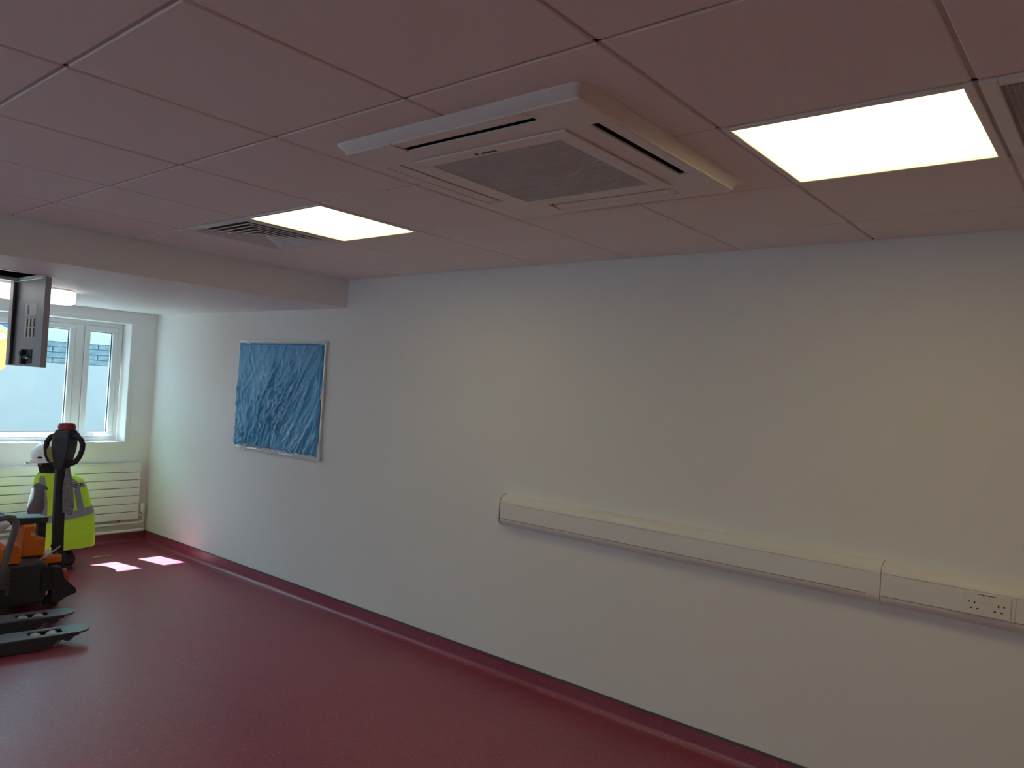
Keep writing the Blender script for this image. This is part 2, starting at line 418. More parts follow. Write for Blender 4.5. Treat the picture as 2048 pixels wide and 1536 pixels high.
# louvred four-way diffuser
D = thing('air_diffuser', (2.1, 2.7, H), 'square louvred four-way air diffuser next to the far light panel', 'air vent')
dx, dy = 2.1, 2.7
f = MB()
for a0, a1 in ((.296, .262),):
    f.box((dx - a0, dy - a0, H - .004), (dx + a0, dy - a1, H + .012)); f.box((dx - a0, dy + a1, H - .004), (dx + a0, dy + a0, H + .012))
    f.box((dx - a0, dy - a1, H - .004), (dx - a1, dy + a1, H + .012)); f.box((dx + a1, dy - a1, H - .004), (dx + a0, dy + a1, H + .012))
f.build('frame', 'diff', D, bevel=.002)
box((dx - .27, dy - .27, H + .022), (dx + .27, dy + .27, H + .028)).build('plenum_back', 'void', D)
nr = 6
for k in range(nr):
    o_ = .262 - k*.043; l_ = o_ - .010; i_ = o_ - .036; zb, zt = H - .003, H + .018; th = .002
    for q in range(4):
        ca, sa = [(1, 0), (0, 1), (-1, 0), (0, -1)][q]
        def P(u, v, z): return (dx + u*ca - v*sa, dy + u*sa + v*ca, z)
        up_ = [P(o_, -o_, zb + th), P(o_, o_, zb + th), P(l_, l_, zb + th), P(l_, -l_, zb + th), P(i_, i_, zt + th), P(i_, -i_, zt + th)]
        dn_ = [P(o_, -o_, zb), P(o_, o_, zb), P(l_, l_, zb), P(l_, -l_, zb), P(i_, i_, zt), P(i_, -i_, zt)]
        MB().add(up_ + dn_, [(0,1,2,3), (3,2,4,5), (9,8,7,6), (11,10,8,9), (0,6,7,1), (1,7,8,2), (2,8,10,4), (4,10,11,5), (5,11,9,3), (3,9,6,0)]).build('louvre_blade', 'diff', D)
# extract grille by right edge
G = thing('extract_grille', (2.1, -.9, H), 'square white extract grille with dark fine mesh at right edge', 'air vent')
gx0, gx1, gy0, gy1 = 1.806, 2.394, -1.194, -.606
f = MB(); e = .035
f.box((gx0, gy0, H - .005), (gx1, gy0 + e, H + .012)); f.box((gx0, gy1 - e, H - .005), (gx1, gy1, H + .012)); f.box((gx0, gy0 + e, H - .005), (gx0 + e, gy1 - e, H + .012)); f.box((gx1 - e, gy0 + e, H - .005), (gx1, gy1 - e, H + .012))
f.build('frame', 'metal_white', G, bevel=.003)
box((gx0, gy0, H + .022), (gx1, gy1, H + .028)).build('plenum_back', 'void', G)
f = MB(); n = 44
for k in range(n + 1):
    x = gx0 + e + (gx1 - gx0 - 2*e)*k/n; f.box((x - .0014, gy0 + e, H), (x + .0014, gy1 - e, H + .008))
    y = gy0 + e + (gy1 - gy0 - 2*e)*k/n; f.box((gx0 + e, y - .0014, H), (gx1 - e, y + .0014, H + .008))
f.build('mesh_core', 'ac_mesh', G, kind='stuff')

# cassette air conditioner
A = thing('air_conditioner', (1.82, .60, H), 'white square cassette air conditioner set in the tiled ceiling', 'air conditioner')
ax0, ax1, ay0, ay1 = 1.337, 2.297, .133, 1.085
zb = H - .034
ins = .045
def rrect(x0, x1, y0, y1, r, z, n=6):
    pts = []
    for cx, cy, a0 in ((x1 - r, y1 - r, 0), (x0 + r, y1 - r, 90), (x0 + r, y0 + r, 180), (x1 - r, y0 + r, 270)):
        for k in range(n + 1):
            t = R_(a0 + 90*k/n); pts.append(Vector((cx + r*math.cos(t), cy + r*math.sin(t), z)))
    return pts
# slot openings
SL = [('x', 1.362, 1.436, .33, .84), ('y', 1.52, 2.03, .158, .232), ('y', 1.52, 2.03, .962, 1.036), ('x', 2.150, 2.224, .33, .84)]
rim = MB()
rim.loft([rrect(ax0, ax1, ay0, ay1, .03, H - .0005), rrect(ax0 + .002, ax1 - .002, ay0 + .002, ay1 - .002, .03, H - .006), rrect(ax0 + .030, ax1 - .030, ay0 + .030, ay1 - .030, .025, zb + .004), rrect(ax0 + .036, ax1 - .036, ay0 + .036, ay1 - .036, .02, zb)], cap=False)
rim.build('outer_rim', 'ac', A, smooth='auto')
bx0, bx1, by0, by1 = ax0 + .034, ax1 - .034, ay0 + .034, ay1 - .034
# bottom face panels as a fascia around slots: split into strips
xc = sorted({bx0, SL[0][1], SL[0][2], 1.52, 2.03, SL[3][1], SL[3][2], bx1, 1.562, 2.062}); yc = sorted({by0, .158, .232, .33, .84, .962, 1.036, by1, .358, .866})
def inslot(x, y):
    for _, x0, x1, y0, y1 in SL:
        if x0 < x < x1 and y0 < y < y1: return True
    return 1.562 < x < 2.062 and .358 < y < .866
fm = MB()
for i in range(len(xc) - 1):
    for j in range(len(yc) - 1):
        if not inslot((xc[i] + xc[i+1])/2, (yc[j] + yc[j+1])/2):
            fm.box((xc[i], yc[j], zb), (xc[i+1], yc[j+1], zb + .006))
fa = fm.build('fascia', 'ac', A)
box((bx0 + .01, by0 + .01, zb + .024), (bx1 - .01, by1 - .01, zb + .028)).build('dark_interior', 'void', A)
# inner raised grille frame
gfx0, gfx1, gfy0, gfy1 = 1.510, 2.108, .305, .912
gf = MB(); zz0, zz1 = zb - .007, zb - .0005
gf.box((gfx0, gfy0, zz0), (1.562, gfy1, zz1)); gf.box((2.062, gfy0, zz0), (gfx1, gfy1, zz1)); gf.box((1.562, gfy0, zz0), (2.062, .358, zz1)); gf.box((1.562, .866, zz0), (2.062, gfy1, zz1))
grf = gf.build('grille_frame', 'ac', A, bevel=.002)
nsl = 40; p0 = None
for k in range(nsl):
    x = 1.562 + .5*(k + .5)/nsl
    if p0 is None: p0 = box((x - .0036, .358, zb - .005), (x + .0036, .866, zb + .004)).build('grille_slat', 'ac_mesh', grf)
    else: share(p0, 'grille_slat', Vector((x, .612, zb - .005)), grf)
box((1.562, .358, zb + .010), (2.062, .866, zb + .014)).build('filter', 'dgrey', grf)
# louvre vanes in the outlets
for kd, x0, x1, y0, y1 in SL:
    v = MB()
    if kd == 'x':
        po = x0 + .0025 if x0 < 1.8 else x1 - .0025; pi_ = x1 - .022 if x0 < 1.8 else x0 + .022
        v.prism([(po, zb + .0005), (pi_, zb + .004), (pi_, zb + .011), (po, zb + .006)], 'y', y0 + .006, y1 - .006)
    else:
        po = y0 + .0025 if y0 < .6 else y1 - .0025; pi_ = y1 - .022 if y0 < .6 else y0 + .022
        v.prism([(po, zb + .0005), (pi_, zb + .004), (pi_, zb + .011), (po, zb + .006)], 'x', x0 + .006, x1 - .006)
    v.build('air_vane', 'ac', A)
# small maker's mark on the grille frame
lg = MB(); zt_ = zz0 - .0006
lg.prism([(1.531, .650), (1.541, .645), (1.552, .652), (1.541, .657)], 'z', zt_, zz0 + .0002)
for k in range(7):
    y = .634 - k*.0085; lg.box((1.537, y - .006, zt_), (1.547 if k % 3 else 1.549, y, zz0 + .0002))
lg.build('maker_mark', 'black', A)

# ================================================================== LONG WALL FITTINGS
# dado trunking
T = thing('dado_trunking', (W - .03, -.2, .892), 'white rounded dado trunking running along the long wall', 'trunking')
zt, z1, z2, zb_ = 1.0745, 1.030, .937, .8925; pr = .062
def prof(g=0):
    p = [(0, zt + g)]
    for t in range(10, 91, 16): p.append((-(pr + g)*math.sin(R_(t)), z1 + (zt + g - z1)*math.cos(R_(t))))
    p.append((-(pr + g), z1)); p.append((-(pr + g), z2))
    for t in range(10, 91, 16): p.append((-(pr + g)*math.cos(R_(t)), z2 - (z2 - zb_ + g)*math.sin(R_(t))))
    return [(W - .0006 + a, b) for a, b in p]
YE = -3.4
P0 = prof(); n = len(P0)
i1 = [i for i, q in enumerate(P0) if abs(q[1] - z1) < 1e-6][-1]; i2 = [i for i, q in enumerate(P0) if abs(q[1] - z2) < 1e-6][0]
def trunk(y0, y1):
    top = P0[:i1] + [(P0[i1][0], z1 + .0018), (W - .0006, z1 + .0018)]
    bot = [(W - .0006, z2 - .0018), (P0[i2][0], z2 - .0018)] + P0[i2 + 1:]
    MB().prism(top, 'y', y0, y1).build('upper_cover', 'plastic', T, smooth='auto')
    mid = [(W - .0006, z1 - .0012), (W - pr + .0006, z1 - .0012), (W - pr + .0006, z2 + .0012), (W - .0006, z2 + .0012)]
    MB().prism(mid, 'y', y0, y1).build('centre_cover', 'plastic', T)
    MB().prism(bot, 'y', y0, y1).build('lower_cover', 'plastic', T, smooth='auto')
trunk(YE, -.118); trunk(-.116, 1.958)
MB().prism(prof(.0022), 'y', 1.960, 1.972).build('end_cap', 'plastic', T, smooth='auto')
MB().prism(prof(.0004), 'y', 1.9575, 1.9605).build('end_cap_seam', 'gasket', T, smooth='auto')
MB().prism(prof(.0016), 'y', -.1155, -.062).build('joint_cover', 'plastic', T, smooth='auto')
# double socket
K = thing('double_socket', (W - pr - .006, -.493, .94), 'white double power socket on the trunking', 'socket')
sx = W - pr - .0002
pl = MB().box((sx - .013, -.571, .941), (sx, -.415, 1.027)); plate = pl.build('face_plate', 'socket', K, bevel=.003)
MB().box((sx - .0035, -.584, .937), (sx, -.402, 1.0285)).build('mounting_frame', 'plastic', K, bevel=.001)
fx = sx - .013
def pin(y, z, wy, wz): box((fx - .0006, y - wy/2, z - wz/2), (fx + .0005, y + wy/2, z + wz/2)).build('pin_hole', 'black', K)
for cy in (-.454, -.532):
    pin(cy, .988, .0045, .009); pin(cy + .011, .966, .0075, .0045); pin(cy - .011, .966, .0075, .0045)
    box((fx - .0006, cy + (.018 if cy > -.5 else -.018) - .003, .9865), (fx + .0005, cy + (.018 if cy > -.5 else -.018) + .003, .991)).build('indicator', 'black', K)
for cy in (-.481, -.505): box((fx - .004, cy - .008, .995), (fx + .001, cy + .008, 1.011)).build('rocker_switch', 'socket', K, bevel=.001)
mk = MB()
for k in range(11): mk.box((fx - .0005, -.462 - k*.0055 - .0044, 1.0195), (fx + .0005, -.462 - k*.0055, 1.0225))
mk.box((fx - .0005, -.486, 1.0145), (fx + .0005, -.481, 1.0165)); mk.box((fx - .0005, -.505, 1.0145), (fx + .0005, -.500, 1.0165))
mk.build('rating_print', 'black', K)

# board wrapped in blue film
by_, bz1 = 3.786, 1.977; bz0 = bz1 - .9; by1_ = by_ + 1.2
B = thing('notice_board', (W - .012, (by_ + by1_)/2, bz0), 'wall board with aluminium frame, still wrapped in crinkled blue film', 'board')
xb = W - .0004
box((xb - .012, by_ + .012, bz0 + .012), (xb, by1_ - .012, bz1 - .012)).build('board_panel', 'metal_white', B)
fr = MB(); q = .016
for a, b in (((xb - .022, by_, bz0), (xb, by1_, bz0 + q)), ((xb - .022, by_, bz1 - q), (xb, by1_, bz1)), ((xb - .022, by_, bz0 + q), (xb, by_ + q, bz1 - q)), ((xb - .022, by1_ - q, bz0 + q), (xb, by1_, bz1 - q))):
    fr.box(a, b)
fr.build('frame', 'alu', B, bevel=.002)
NX, NZ = 190, 150
def fh(u, v):
    # u: 0 far end (left in view) .. 1 near end ; v: 0 bottom .. 1 top, in metres below
    U, V = u*1.2, v*.9
    h = 0
    wv = Vector((U*1.6 + 2, V*1.6, 4.2)); du = noise.noise(wv)*.10; dv = noise.noise(wv + Vector((7, 3, 1)))*.10
    big = max(0, .5 + noise.noise(Vector((U*2.1 + 5, V*1.7, 2.2))))
    # long creases rising from lower left to upper right (in view) and opposite ones in the left half
    for a, f_, l_, am in ((52, 6, 1.2, .0065), (60, 16, 2.2, .0042), (44, 30, 4.5, .0026), (70, 44, 7, .0018), (125, 11, 1.8, .0040), (118, 26, 4, .0022), (95, 9, 1.2, .0030)):
        c, s = math.cos(R_(a)), math.sin(R_(a))
        p = (U + du)*c + (V + dv)*s; t_ = -(U + du)*s + (V + dv)*c
        n_ = noise.noise(Vector((t_*f_, p*l_, a*.37)))
        wgt = (1.25 - u) if a > 90 else (.45 + u*.75)
        h += 2.3*am*wgt*(.3 + big)*(1 - min(1, abs(n_)*2.6))**1.6
    fine = noise.noise(Vector((U*52, V*52, 9.1)))*.0014*(0.35 + .8*max(0, 1 - v)) + noise.noise(Vector((U*24, V*30, 3.1)))*.0022*(0.35 + .6*max(0, 1 - v))
    # vertical pleats at both edges, radiating at tape points
    e = max(0, 1 - u/.2); h += .006*e*noise.noise(Vector((U*38, V*2.2, 3.3)))
    e = max(0, (u - .82)/.18); h += .005*e*noise.noise(Vector((U*46, V*2.4, 5.3)))
    h -= .008*math.exp(-((u - .475 - .012*noise.noise(Vector((0, V*4, 1))))/.010)**2)
    h -= .005*math.exp(-((v - .58)/.012)**2)*max(0, 1 - u/.14)
    h *= .45 + .55*min(1, max(0, (1 - v)*2.0 + .1 + (.5 if u < .5 else 0)))
    return h + fine
vs_ = []; fs_ = []
for j in range(NZ + 1):
    for i in range(NX + 1):
        u, v = i/NX, j/NZ
        eu = min(u, 1 - u, 1); ev = min(v, 1 - v)
        ed = min(1, eu/.02, ev/.02)
        jy = .006*noise.noise(Vector((v*9, 2.2, u*2))) if u > .5 else .004*noise.noise(Vector((v*12, 8.2, 0)))
        jz = .010*noise.noise(Vector((u*11, 5.5, 0))) if v < .5 else .002*noise.noise(Vector((u*11, 1.5, 0)))
        Y = by1_ - .008 - u*(1.2 - .030) + jy*(abs(u - .5)*2)**6
        Z = bz0 + .022 + v*(.9 - .044) + jz*(abs(v - .5)*2)**6
        vs_.append((xb - .0235 - ed*max(0.0005, fh(u, v) + .004), Y, Z))
for j in range(NZ):
    for i in range(NX):
        a = j*(NX + 1) + i; fs_.append((a, a + 1, a + NX + 2, a + NX + 1))
fo = MB().add(vs_, fs_).build('plastic_film', 'film', B, smooth=True)
tag(fo, 'crinkled blue plastic film')
def tape(y0, z0, y1, z1, wd, lift=.0245):
    d = Vector((0, y1 - y0, z1 - z0)); nrm = Vector((0, -d.z, d.y)).normalized()*wd/2
    ring = []
    k = 8; vs2 = []; fs2 = []
    for i in range(k + 1):
        p = Vector((xb - lift - .003*abs(noise.noise(Vector((i*.9, y0*7, z0*5)))), y0, z0)) + d*i/k
        r_ = 1 + .25*noise.noise(Vector((i*1.7, y0*9, z0*3)))
        vs2 += [p + nrm*r_, p - nrm*r_, p - nrm*r_ + Vector((.0012, 0, 0)), p + nrm*r_ + Vector((.0012, 0, 0))]
    rings = [vs2[4*i:4*i + 4] for i in range(k + 1)]
    MB().loft(rings).build('tape_strip', 'tape', B)
for t_ in [(by1_ - .01, bz0 + .10, by1_ - .16, bz0 + .0, .06), (by1_ - .12, bz0 + .05, by1_ - .20, bz0 + .012, .07), (by_ + .55, bz0 + .012, by_ + .85, bz0 + .012, .03), (by_ + .02, bz0 + .03, by_ + .34, bz0 + .008, .035), (by_ + .006, bz0 + .0, by_ + .02, bz0 + .13, .04),
           (by1_ - .12, bz1 - .01, by1_ - .19, bz1 - .05, .04), (by1_ - .005, bz0 + .43, by1_ - .02, bz0 + .62, .03), (by_ + .008, bz0 + .46, by_ + .02, bz0 + .55, .05), (by_ + .012, bz1 - .012, by_ + .09, bz1 - .03, .045), (by_ + .52, bz1 - .012, by_ + .62, bz1 - .025, .03), (by_ + .1, bz1 - .012, by_ + .95, bz1 - .014, .016)]:
    tape(*t_)

# ================================================================== WINDOW BAY
# radiator
RY = YC - .066
Rd = thing('radiator', (2.4, RY, .225), 'white horizontal-rail radiator under the window', 'radiator')
rx0, rx1, rz0, rz1 = 1.47, 3.262, .232, .768
rp = (rz1 - rz0)/7; p0 = None
for k in range(7):
    if p0 is None: p0 = box((rx0, RY - .012, rz0 + .0025), (rx1, RY + .004, rz0 + rp - .0025)).build('radiator_rail', 'metal_white', Rd, bevel=.004)
    else: share(p0, 'radiator_rail', Vector(((rx0 + rx1)/2, RY - .004, rz0 + k*rp + .0025)), Rd)
box((rx0 + .02, RY + .004, rz0 + .01), (rx1 - .02, RY + .012, rz1 - .01)).build('back_panel', 'mgrey', Rd)
box((rx0, RY - .010, rz1 - .001), (rx1, RY + .05, rz1 + .006)).build('top_grille', 'metal_white', Rd, bevel=.002)
for x in (rx0 + .25, (rx0 + rx1)/2, rx1 - .25): box((x - .02, RY + .012, .45), (x + .02, YC - .0005, .55)).build('wall_bracket', 'metal_white', Rd)
MB().cyl((rx1 - .18, RY - .004, rz0 - .006), 'z', .007, .016, 10).build('drain_plug', 'dgrey', Rd)
V = thing('radiator_valve', (3.303, RY, .2), 'white thermostatic radiator valve beside the wall corner', 'valve')
MB().tube([(3.303, RY, .30), (3.303, RY, .31), (3.303, RY, .35), (3.303, RY, .375), (3.303, RY, .385)], [.016, .021, .023, .022, .012], 16).build('thermostatic_head', 'metal_white', V, smooth='auto')
MB().tube([(3.303, RY, .215), (3.303, RY, .30)], .011, 12).build('valve_body', 'chrome', V, smooth='auto')
MB().tube([(3.303, RY, .27), (3.264, RY, .27)], .009, 10).build('union_nut', 'chrome', V, smooth='auto')
pz = thing('heating_pipe', (2.4, YC - .05, .185), 'upper white heating pipe running under the radiator', 'pipe')
MB().tube([(1.2, YC - .05, .195), (3.25, YC - .05, .195), (3.29, YC - .06, .197), (3.302, RY, .205), (3.303, RY, .215)], .0145, 10).build('pipe_run', 'metal_white', pz, smooth=True)
for x in (2.1, 2.83): MB().tube([(x - .012, YC - .05, .195), (x + .012, YC - .05, .195)], .019, 12).box((x - .006, YC - .05, .19), (x + .006, YC - .0005, .20)).build('pipe_clip', 'metal_white', pz)
pz = thing('heating_pipe', (2.4, YC - .05, .11), 'lower white heating pipe just above the red skirting', 'pipe')
MB().tube([(1.2, YC - .05, .122), (3.30, YC - .05, .122), (3.33, YC - .05, .122)], .0145, 10).build('pipe_run', 'metal_white', pz, smooth=True)
for x in (2.1, 2.83): MB().tube([(x - .012, YC - .05, .122), (x + .012, YC - .05, .122)], .019, 12).box((x - .006, YC - .05, .117), (x + .006, YC - .0005, .127)).build('pipe_clip', 'metal_white', pz)

# surface lamp on the soffit
Lp = thing('soffit_lamp', (1.5, 5.2, S), 'glowing white oval lamp on the low ceiling by the window', 'ceiling light')
def stad(x0, x1, y0, y1, z, ins=0, n=10):
    r = (y1 - y0)/2; pts = []
    for k in range(n + 1):
        t = R_(-90 + 180*k/n); pts.append((x1 - r + (r - ins)*math.cos(t), (y0 + y1)/2 + (r - ins)*math.sin(t), z))
    for k in range(n + 1):
        t = R_(90 + 180*k/n); pts.append((x0 + r + (r - ins)*math.cos(t), (y0 + y1)/2 + (r - ins)*math.sin(t), z))
    return pts
LX0, LX1, LY0, LY1 = .88, 2.10, 5.03, 5.33
MB().loft([stad(LX0, LX1, LY0, LY1, S - .0005, .01), stad(LX0, LX1, LY0, LY1, S - .012, .006)]).build('base_tray', 'metal_white', Lp, smooth='auto')
MB().loft([stad(LX0, LX1, LY0, LY1, S - .012, .002), stad(LX0, LX1, LY0, LY1, S - .07, 0), stad(LX0, LX1, LY0, LY1, S - .092, .006), stad(LX0, LX1, LY0, LY1, S - .102, .022)]).build('opal_cover', 'lamp_glow', Lp, smooth='auto')

# open access hatch
Hh = thing('access_hatch', (HX1, 4.59, S), 'open grey metal access hatch hanging down from the low ceiling', 'hatch')
fr = MB(); zf0, zf1 = S - .004, S + .012; e = .022
fr.box((HX0 - .012, HY0 - .012, zf0), (HX1 + .012, HY0 + e, zf0 + .004)); fr.box((HX0 - .012, HY1 - e, zf0), (HX1 + .012, HY1 + .012, zf0 + .004))
fr.box((HX0 - .012, HY0 + e, zf0), (HX0 + e, HY1 - e, zf0 + .004)); fr.box((HX1 - .004, HY0 + e, zf0), (HX1 + .012, HY1 - e, zf0 + .004))
fr.box((HX0 + e - .003, HY0 + e, zf0), (HX0 + e, HY1 - e, zf1)); fr.box((HX0 + e, HY1 - e, zf0), (HX1 - .004, HY1 - e + .003, zf1)); fr.box((HX0 + e, HY0 + e - .003, zf0), (HX1 - .004, HY0 + e, zf1))
fr.build('hatch_frame', 'metal_white', Hh)
bx = MB(); bx.box((HX0 - .05, HY0 - .05, 2.55), (HX1 + .05, HY1 + .05, 2.56)); bx.build('ceiling_void', 'void', Hh)
zd0, zd1 = 1.655, S - .006
dr = MB(); th = .003
dr.box((HX1 - .003, HY0, zd0), (HX1, HY1 + .03, zd1))
door = dr.build('hatch_door', 'hatch', Hh)
dp = .03
rt = MB(); rt.box((HX1 - .003 - dp, HY0, zd0), (HX1 - .003, HY0 + .006, zd1)); rt.box((HX1 - .003 - dp, HY0 + .006, zd0), (HX1 - dp, HY0 + .05, zd1)); rt.build('door_rail', 'hatch', door)
rt = MB(); rt.box((HX1 - .003 - dp, HY1 + .024, zd0), (HX1 - .003, HY1 + .03, zd1)); rt.box((HX1 - .003 - dp, HY1 - .03, zd0), (HX1 - dp, HY1 + .024, zd1)); rt.build('door_rail', 'hatch', door)
MB().box((HX1 - .003 - dp, HY0 + .05, zd0), (HX1 - .003, HY1 - .03, zd0 + .006)).build('bottom_lip', 'hatch', door)
fx_ = HX1 - .0035
box((fx_ - .0012, 4.50, 1.982), (fx_ + .0004, 4.705, 2.062)).build('door_label', 'label', door)
box((fx_ - .0020, 4.632, 1.990), (fx_ - .0011, 4.662, 2.052)).build('label_bar', 'dgrey', door)
for r_, (za, zc) in enumerate(((1.908, 1.966), (1.843, 1.902))):
    box((fx_ - .0010, 4.50, za), (fx_ + .0004, 4.70, zc)).build('louvre_plate', 'label', door)
    for k in range(3):
        yy = 4.515 + k*.062
        box((fx_ - .0020, yy, za + .002), (fx_ - .0009, yy + .024, zc - .002)).build('vent_slot', 'black', door)
lt = MB(); lt.box((fx_ - .030, 4.632, 1.668), (fx_, 4.668, 1.76)); lt.box((fx_ - .022, 4.55, 1.705), (fx_ - .008, 4.635, 1.724)); lt.box((fx_ - .004, 4.53, 1.675), (fx_, 4.73, 1.765)); lt.cyl((fx_ - .02, 4.65, 1.735), 'x', .017, .03, 14)
lt.build('cam_latch', 'dgrey', door, bevel=.002)
box((fx_ - .024, 4.545, 1.7045), (fx_ - .0075, 4.575, 1.7115)).build('latch_tongue', 'chrome', door)

# ================================================================== PALLET TRUCKS
def loc(poly, x0=1.85): return [(x0 - a, b) for a, b in poly]
def make_truck(label):
    t = thing('pallet_truck', (0, 0, 0), label, 'pallet truck', 'electric pallet trucks')
    MB().prism([(-.03, .06), (-.05, .18), (-.045, .31), (-.02, .345), (.28, .345), (.31, .30), (.31, .06)], 'y', -.26, .26).build('chassis', 'dgrey', t, bevel=.02)
    oc = MB().prism([(-.065, .347), (.075, .347), (.075, .565), (-.0, .565), (-.007, .474), (-.065, .470)], 'y', -.14, .10).build('motor_cover', 'orange', t, bevel=.014, seg=3)
    box((.005, .1005, .49), (.03, .1015, .515)).build('warning_sticker', 'label', oc)
    MB().prism([(.13, .347), (.25, .347), (.245, .45), (.215, .478), (.15, .478), (.132, .45)], 'y', .06, .265).build('battery_cover', 'orange', t, bevel=.012, seg=3)
    MB().prism([(.255, .347), (.44, .347), (.44, .50), (.34, .545), (.262, .53)], 'y', -.05, .22).build('hood', 'orange', t, bevel=.015, seg=3)
    box((-.17, -.10, .29), (-.05, .13, .345)).build('front_lip', 'orange', t, bevel=.012)
    MB().tube([(.245, .29, .20), (.238, .29, .32), (.212, .29, .47), (.186, .29, .58), (.184, .29, .63), (.20, .29, .658), (.235, .29, .668), (.30, .29, .66), (.38, .29, .62), (.44, .29, .50), (.45, .29, .30)], .021, 12).build('guard_hoop', 'mgrey', t, smooth=True)
    MB().prism([(-.095, .565), (.135, .565), (.14, .605), (.12, .615), (-.095, .603)], 'y', -.12, .05).build('lid_bar', 'dgrey', t, bevel=.008)
    box((-.10, -.06, .345), (-.05, .0, .57)).build('mast_post', 'dgrey', t, bevel=.006)
    box((-.075, .262, .14), (.0, .268, .30)).build('side_vent', 'rubber', t)
    rb = MB()
    for k in range(10): rb.box((.19, .2605, .15 + k*.018), (.215, .270, .162 + k*.018))
    rb.build('ribbed_strip', 'mgrey', t)
    # tiller
    pv = MB().cyl((-.175, 0, .30), 'y', .055, .12, 20).box((-.215, -.05, .10), (-.135, .05, .30)).build('tiller_pivot', 'dgrey', t, bevel=.004)
    col = MB().loft([[(x, y, z_) for x, y in ((cx - .034, -.026), (cx + .034, -.026), (cx + .034, .026), (cx - .034, .026))] for cx, z_ in ((-.185, .25), (-.175, .5), (-.168, .8), (-.17, .98))]).build('tiller_column', 'dgrey', t, bevel=.008)
    TR = R_(30)
    hd = MB().loft([[(cx + a*hx, b*hy, z_) for a, b in ((-1, -1), (1, -1), (1, 1), (-1, 1))] for cx, hx, hy, z_ in ((-.17, .036, .034, .92), (-.172, .045, .055, 1.0), (-.178, .05, .068, 1.08), (-.185, .052, .066, 1.16), (-.192, .046, .055, 1.215))]).rotz((-.18, 0), TR).build('tiller_head', 'dgrey', t, bevel=.012, seg=3)
    MB().loft([[(-.194 + r_*math.cos(q), r2*math.sin(q), z_) for q in [2*math.pi*k/18 for k in range(18)]] for r_, r2, z_ in ((.05, .058, 1.215), (.054, .062, 1.235), (.046, .052, 1.258), (.028, .034, 1.266))]).rotz((-.18, 0), TR).build('emergency_button', 'red', hd, smooth='auto')
    for s in (-1, 1):
        MB().tube([(-.19, s*.045, 1.165), (-.19, s*.085, 1.170), (-.188, s*.122, 1.155), (-.184, s*.145, 1.12), (-.180, s*.146, 1.08), (-.174, s*.132, 1.03), (-.170, s*.108, .995), (-.168, s*.06, .975), (-.168, s*.02, .955)], [.019, .019, .018, .018, .018, .018, .019, .022, .022], 12).rotz((-.18, 0), TR).build('loop_grip', 'rubber', hd, smooth=True)
    MB().tube([(-.235, .03, 1.20), (-.245, .055, 1.185), (-.235, .075, 1.17)], .008, 8).rotz((-.18, 0), TR).build('thumb_switch', 'teal', hd, smooth=True)
    box((-.242, .0, 1.10), (-.228, .05, 1.17)).rotz((-.18, 0), TR).build('control_pad', 'teal', hd, bevel=.004)
    MB().prism([(-.03, .98), (-.055, .985), (-.085, 1.03), (-.09, 1.07), (-.075, 1.095), (-.05, 1.09), (-.045, 1.05)], 'x', -.14, -.118).rotz((-.18, 0), TR).build('lift_lever', 'tan', hd, bevel=.006)
    MB().prism(loc([(2.035, .965), (2.055, .97), (2.082, .85), (2.105, .66), (2.088, .60), (2.03, .63), (2.02, .80)]), 'y', .045, .049).build('document_wallet', 'wallet', t)
    MB().tube([(.03, .14, .315), (-.06, .14, .345), (-.16, .10, .40)], .007, 8).build('gas_strut', 'roller', t, smooth=True)
    MB().tube([(-.15, .05, .45), (-.12, .06, .40), (-.14, .07, .36), (-.11, .06, .30), (-.13, .09, .26)], .008, 8).build('control_cable', 'rubber', t, smooth=True)
    # stabilisers, wheels, guard
    for s in (-1, 1):
        y0 = .15 if s > 0 else -.22
        MB().prism(loc([(1.93, .29), (1.985, .285), (2.01, .20), (2.09, .115), (2.095, .085), (2.03, .065), (1.97, .03), (1.93, .05)]), 'y', y0, y0 + .07).build('stabiliser_arm', 'dgrey', t, bevel=.006)
        MB().cyl((-.09, y0 + .035, .045), 'y', .045, .04, 20).build('caster_wheel', 'rubber', t, smooth='auto')
    MB().cyl((.02, 0, .0855), 'y', .085, .10, 28).build('drive_wheel', 'rubber', t, smooth='auto')
    MB().cyl((-.195, .095, .175), 'x', .062, .026, 24).build('wheel_guard', 'redo', t, smooth='auto')
    box((-.150, -.11, .09), (-.052, .06, .288)).build('drive_motor', 'rubber', t, bevel=.01)
    # forks
    L0, L1 = .31, 1.45
    for s in (-1, 1):
        yc_ = s*.195; hw = .08; ht = .085; k0, k1 = 1.125, 1.302; sw = .042
        fm = MB()
        fm.box((L0, yc_ - hw, ht - .008), (k0, yc_ + hw, ht)); fm.box((k0, yc_ - hw, ht - .008), (k1, yc_ - sw, ht)); fm.box((k0, yc_ + sw, ht - .008), (k1, yc_ + hw, ht))
        tip = [(k1, yc_ - hw)] + [(L1 - .09 + .09*math.sin(R_(a)), yc_ - hw*math.cos(R_(a))) for a in range(0, 181, 15)] + [(k1, yc_ + hw)]
        fm.prism(tip, 'z', ht - .012, ht)
        fork = fm.build('fork', 'mgrey', t)
        for w_ in (-1, 1):
            y0 = yc_ + w_*hw; y1 = y0 - w_*.012
            MB().prism([(L0, ht - .006), (L1 - .07, ht - .006), (L1 - .07, ht - .018), (L1 - .10, ht - .026), (L1 - .115, ht - .044), (L1 - .135, ht - .048), (L1 - .155, ht - .036), (L1 - .18, ht - .034), (L1 - .205, ht - .062), (L1 - .245, ht - .078), (L0, ht - .070)], 'y', min(y0, y1), max(y0, y1)).build('fork_skirt', 'dgrey', fork)
        for xx in (1.168, 1.256): MB().cyl((xx, yc_, .0415), 'y', .040, .07, 20).build('load_roller', 'roller', fork, smooth='auto')
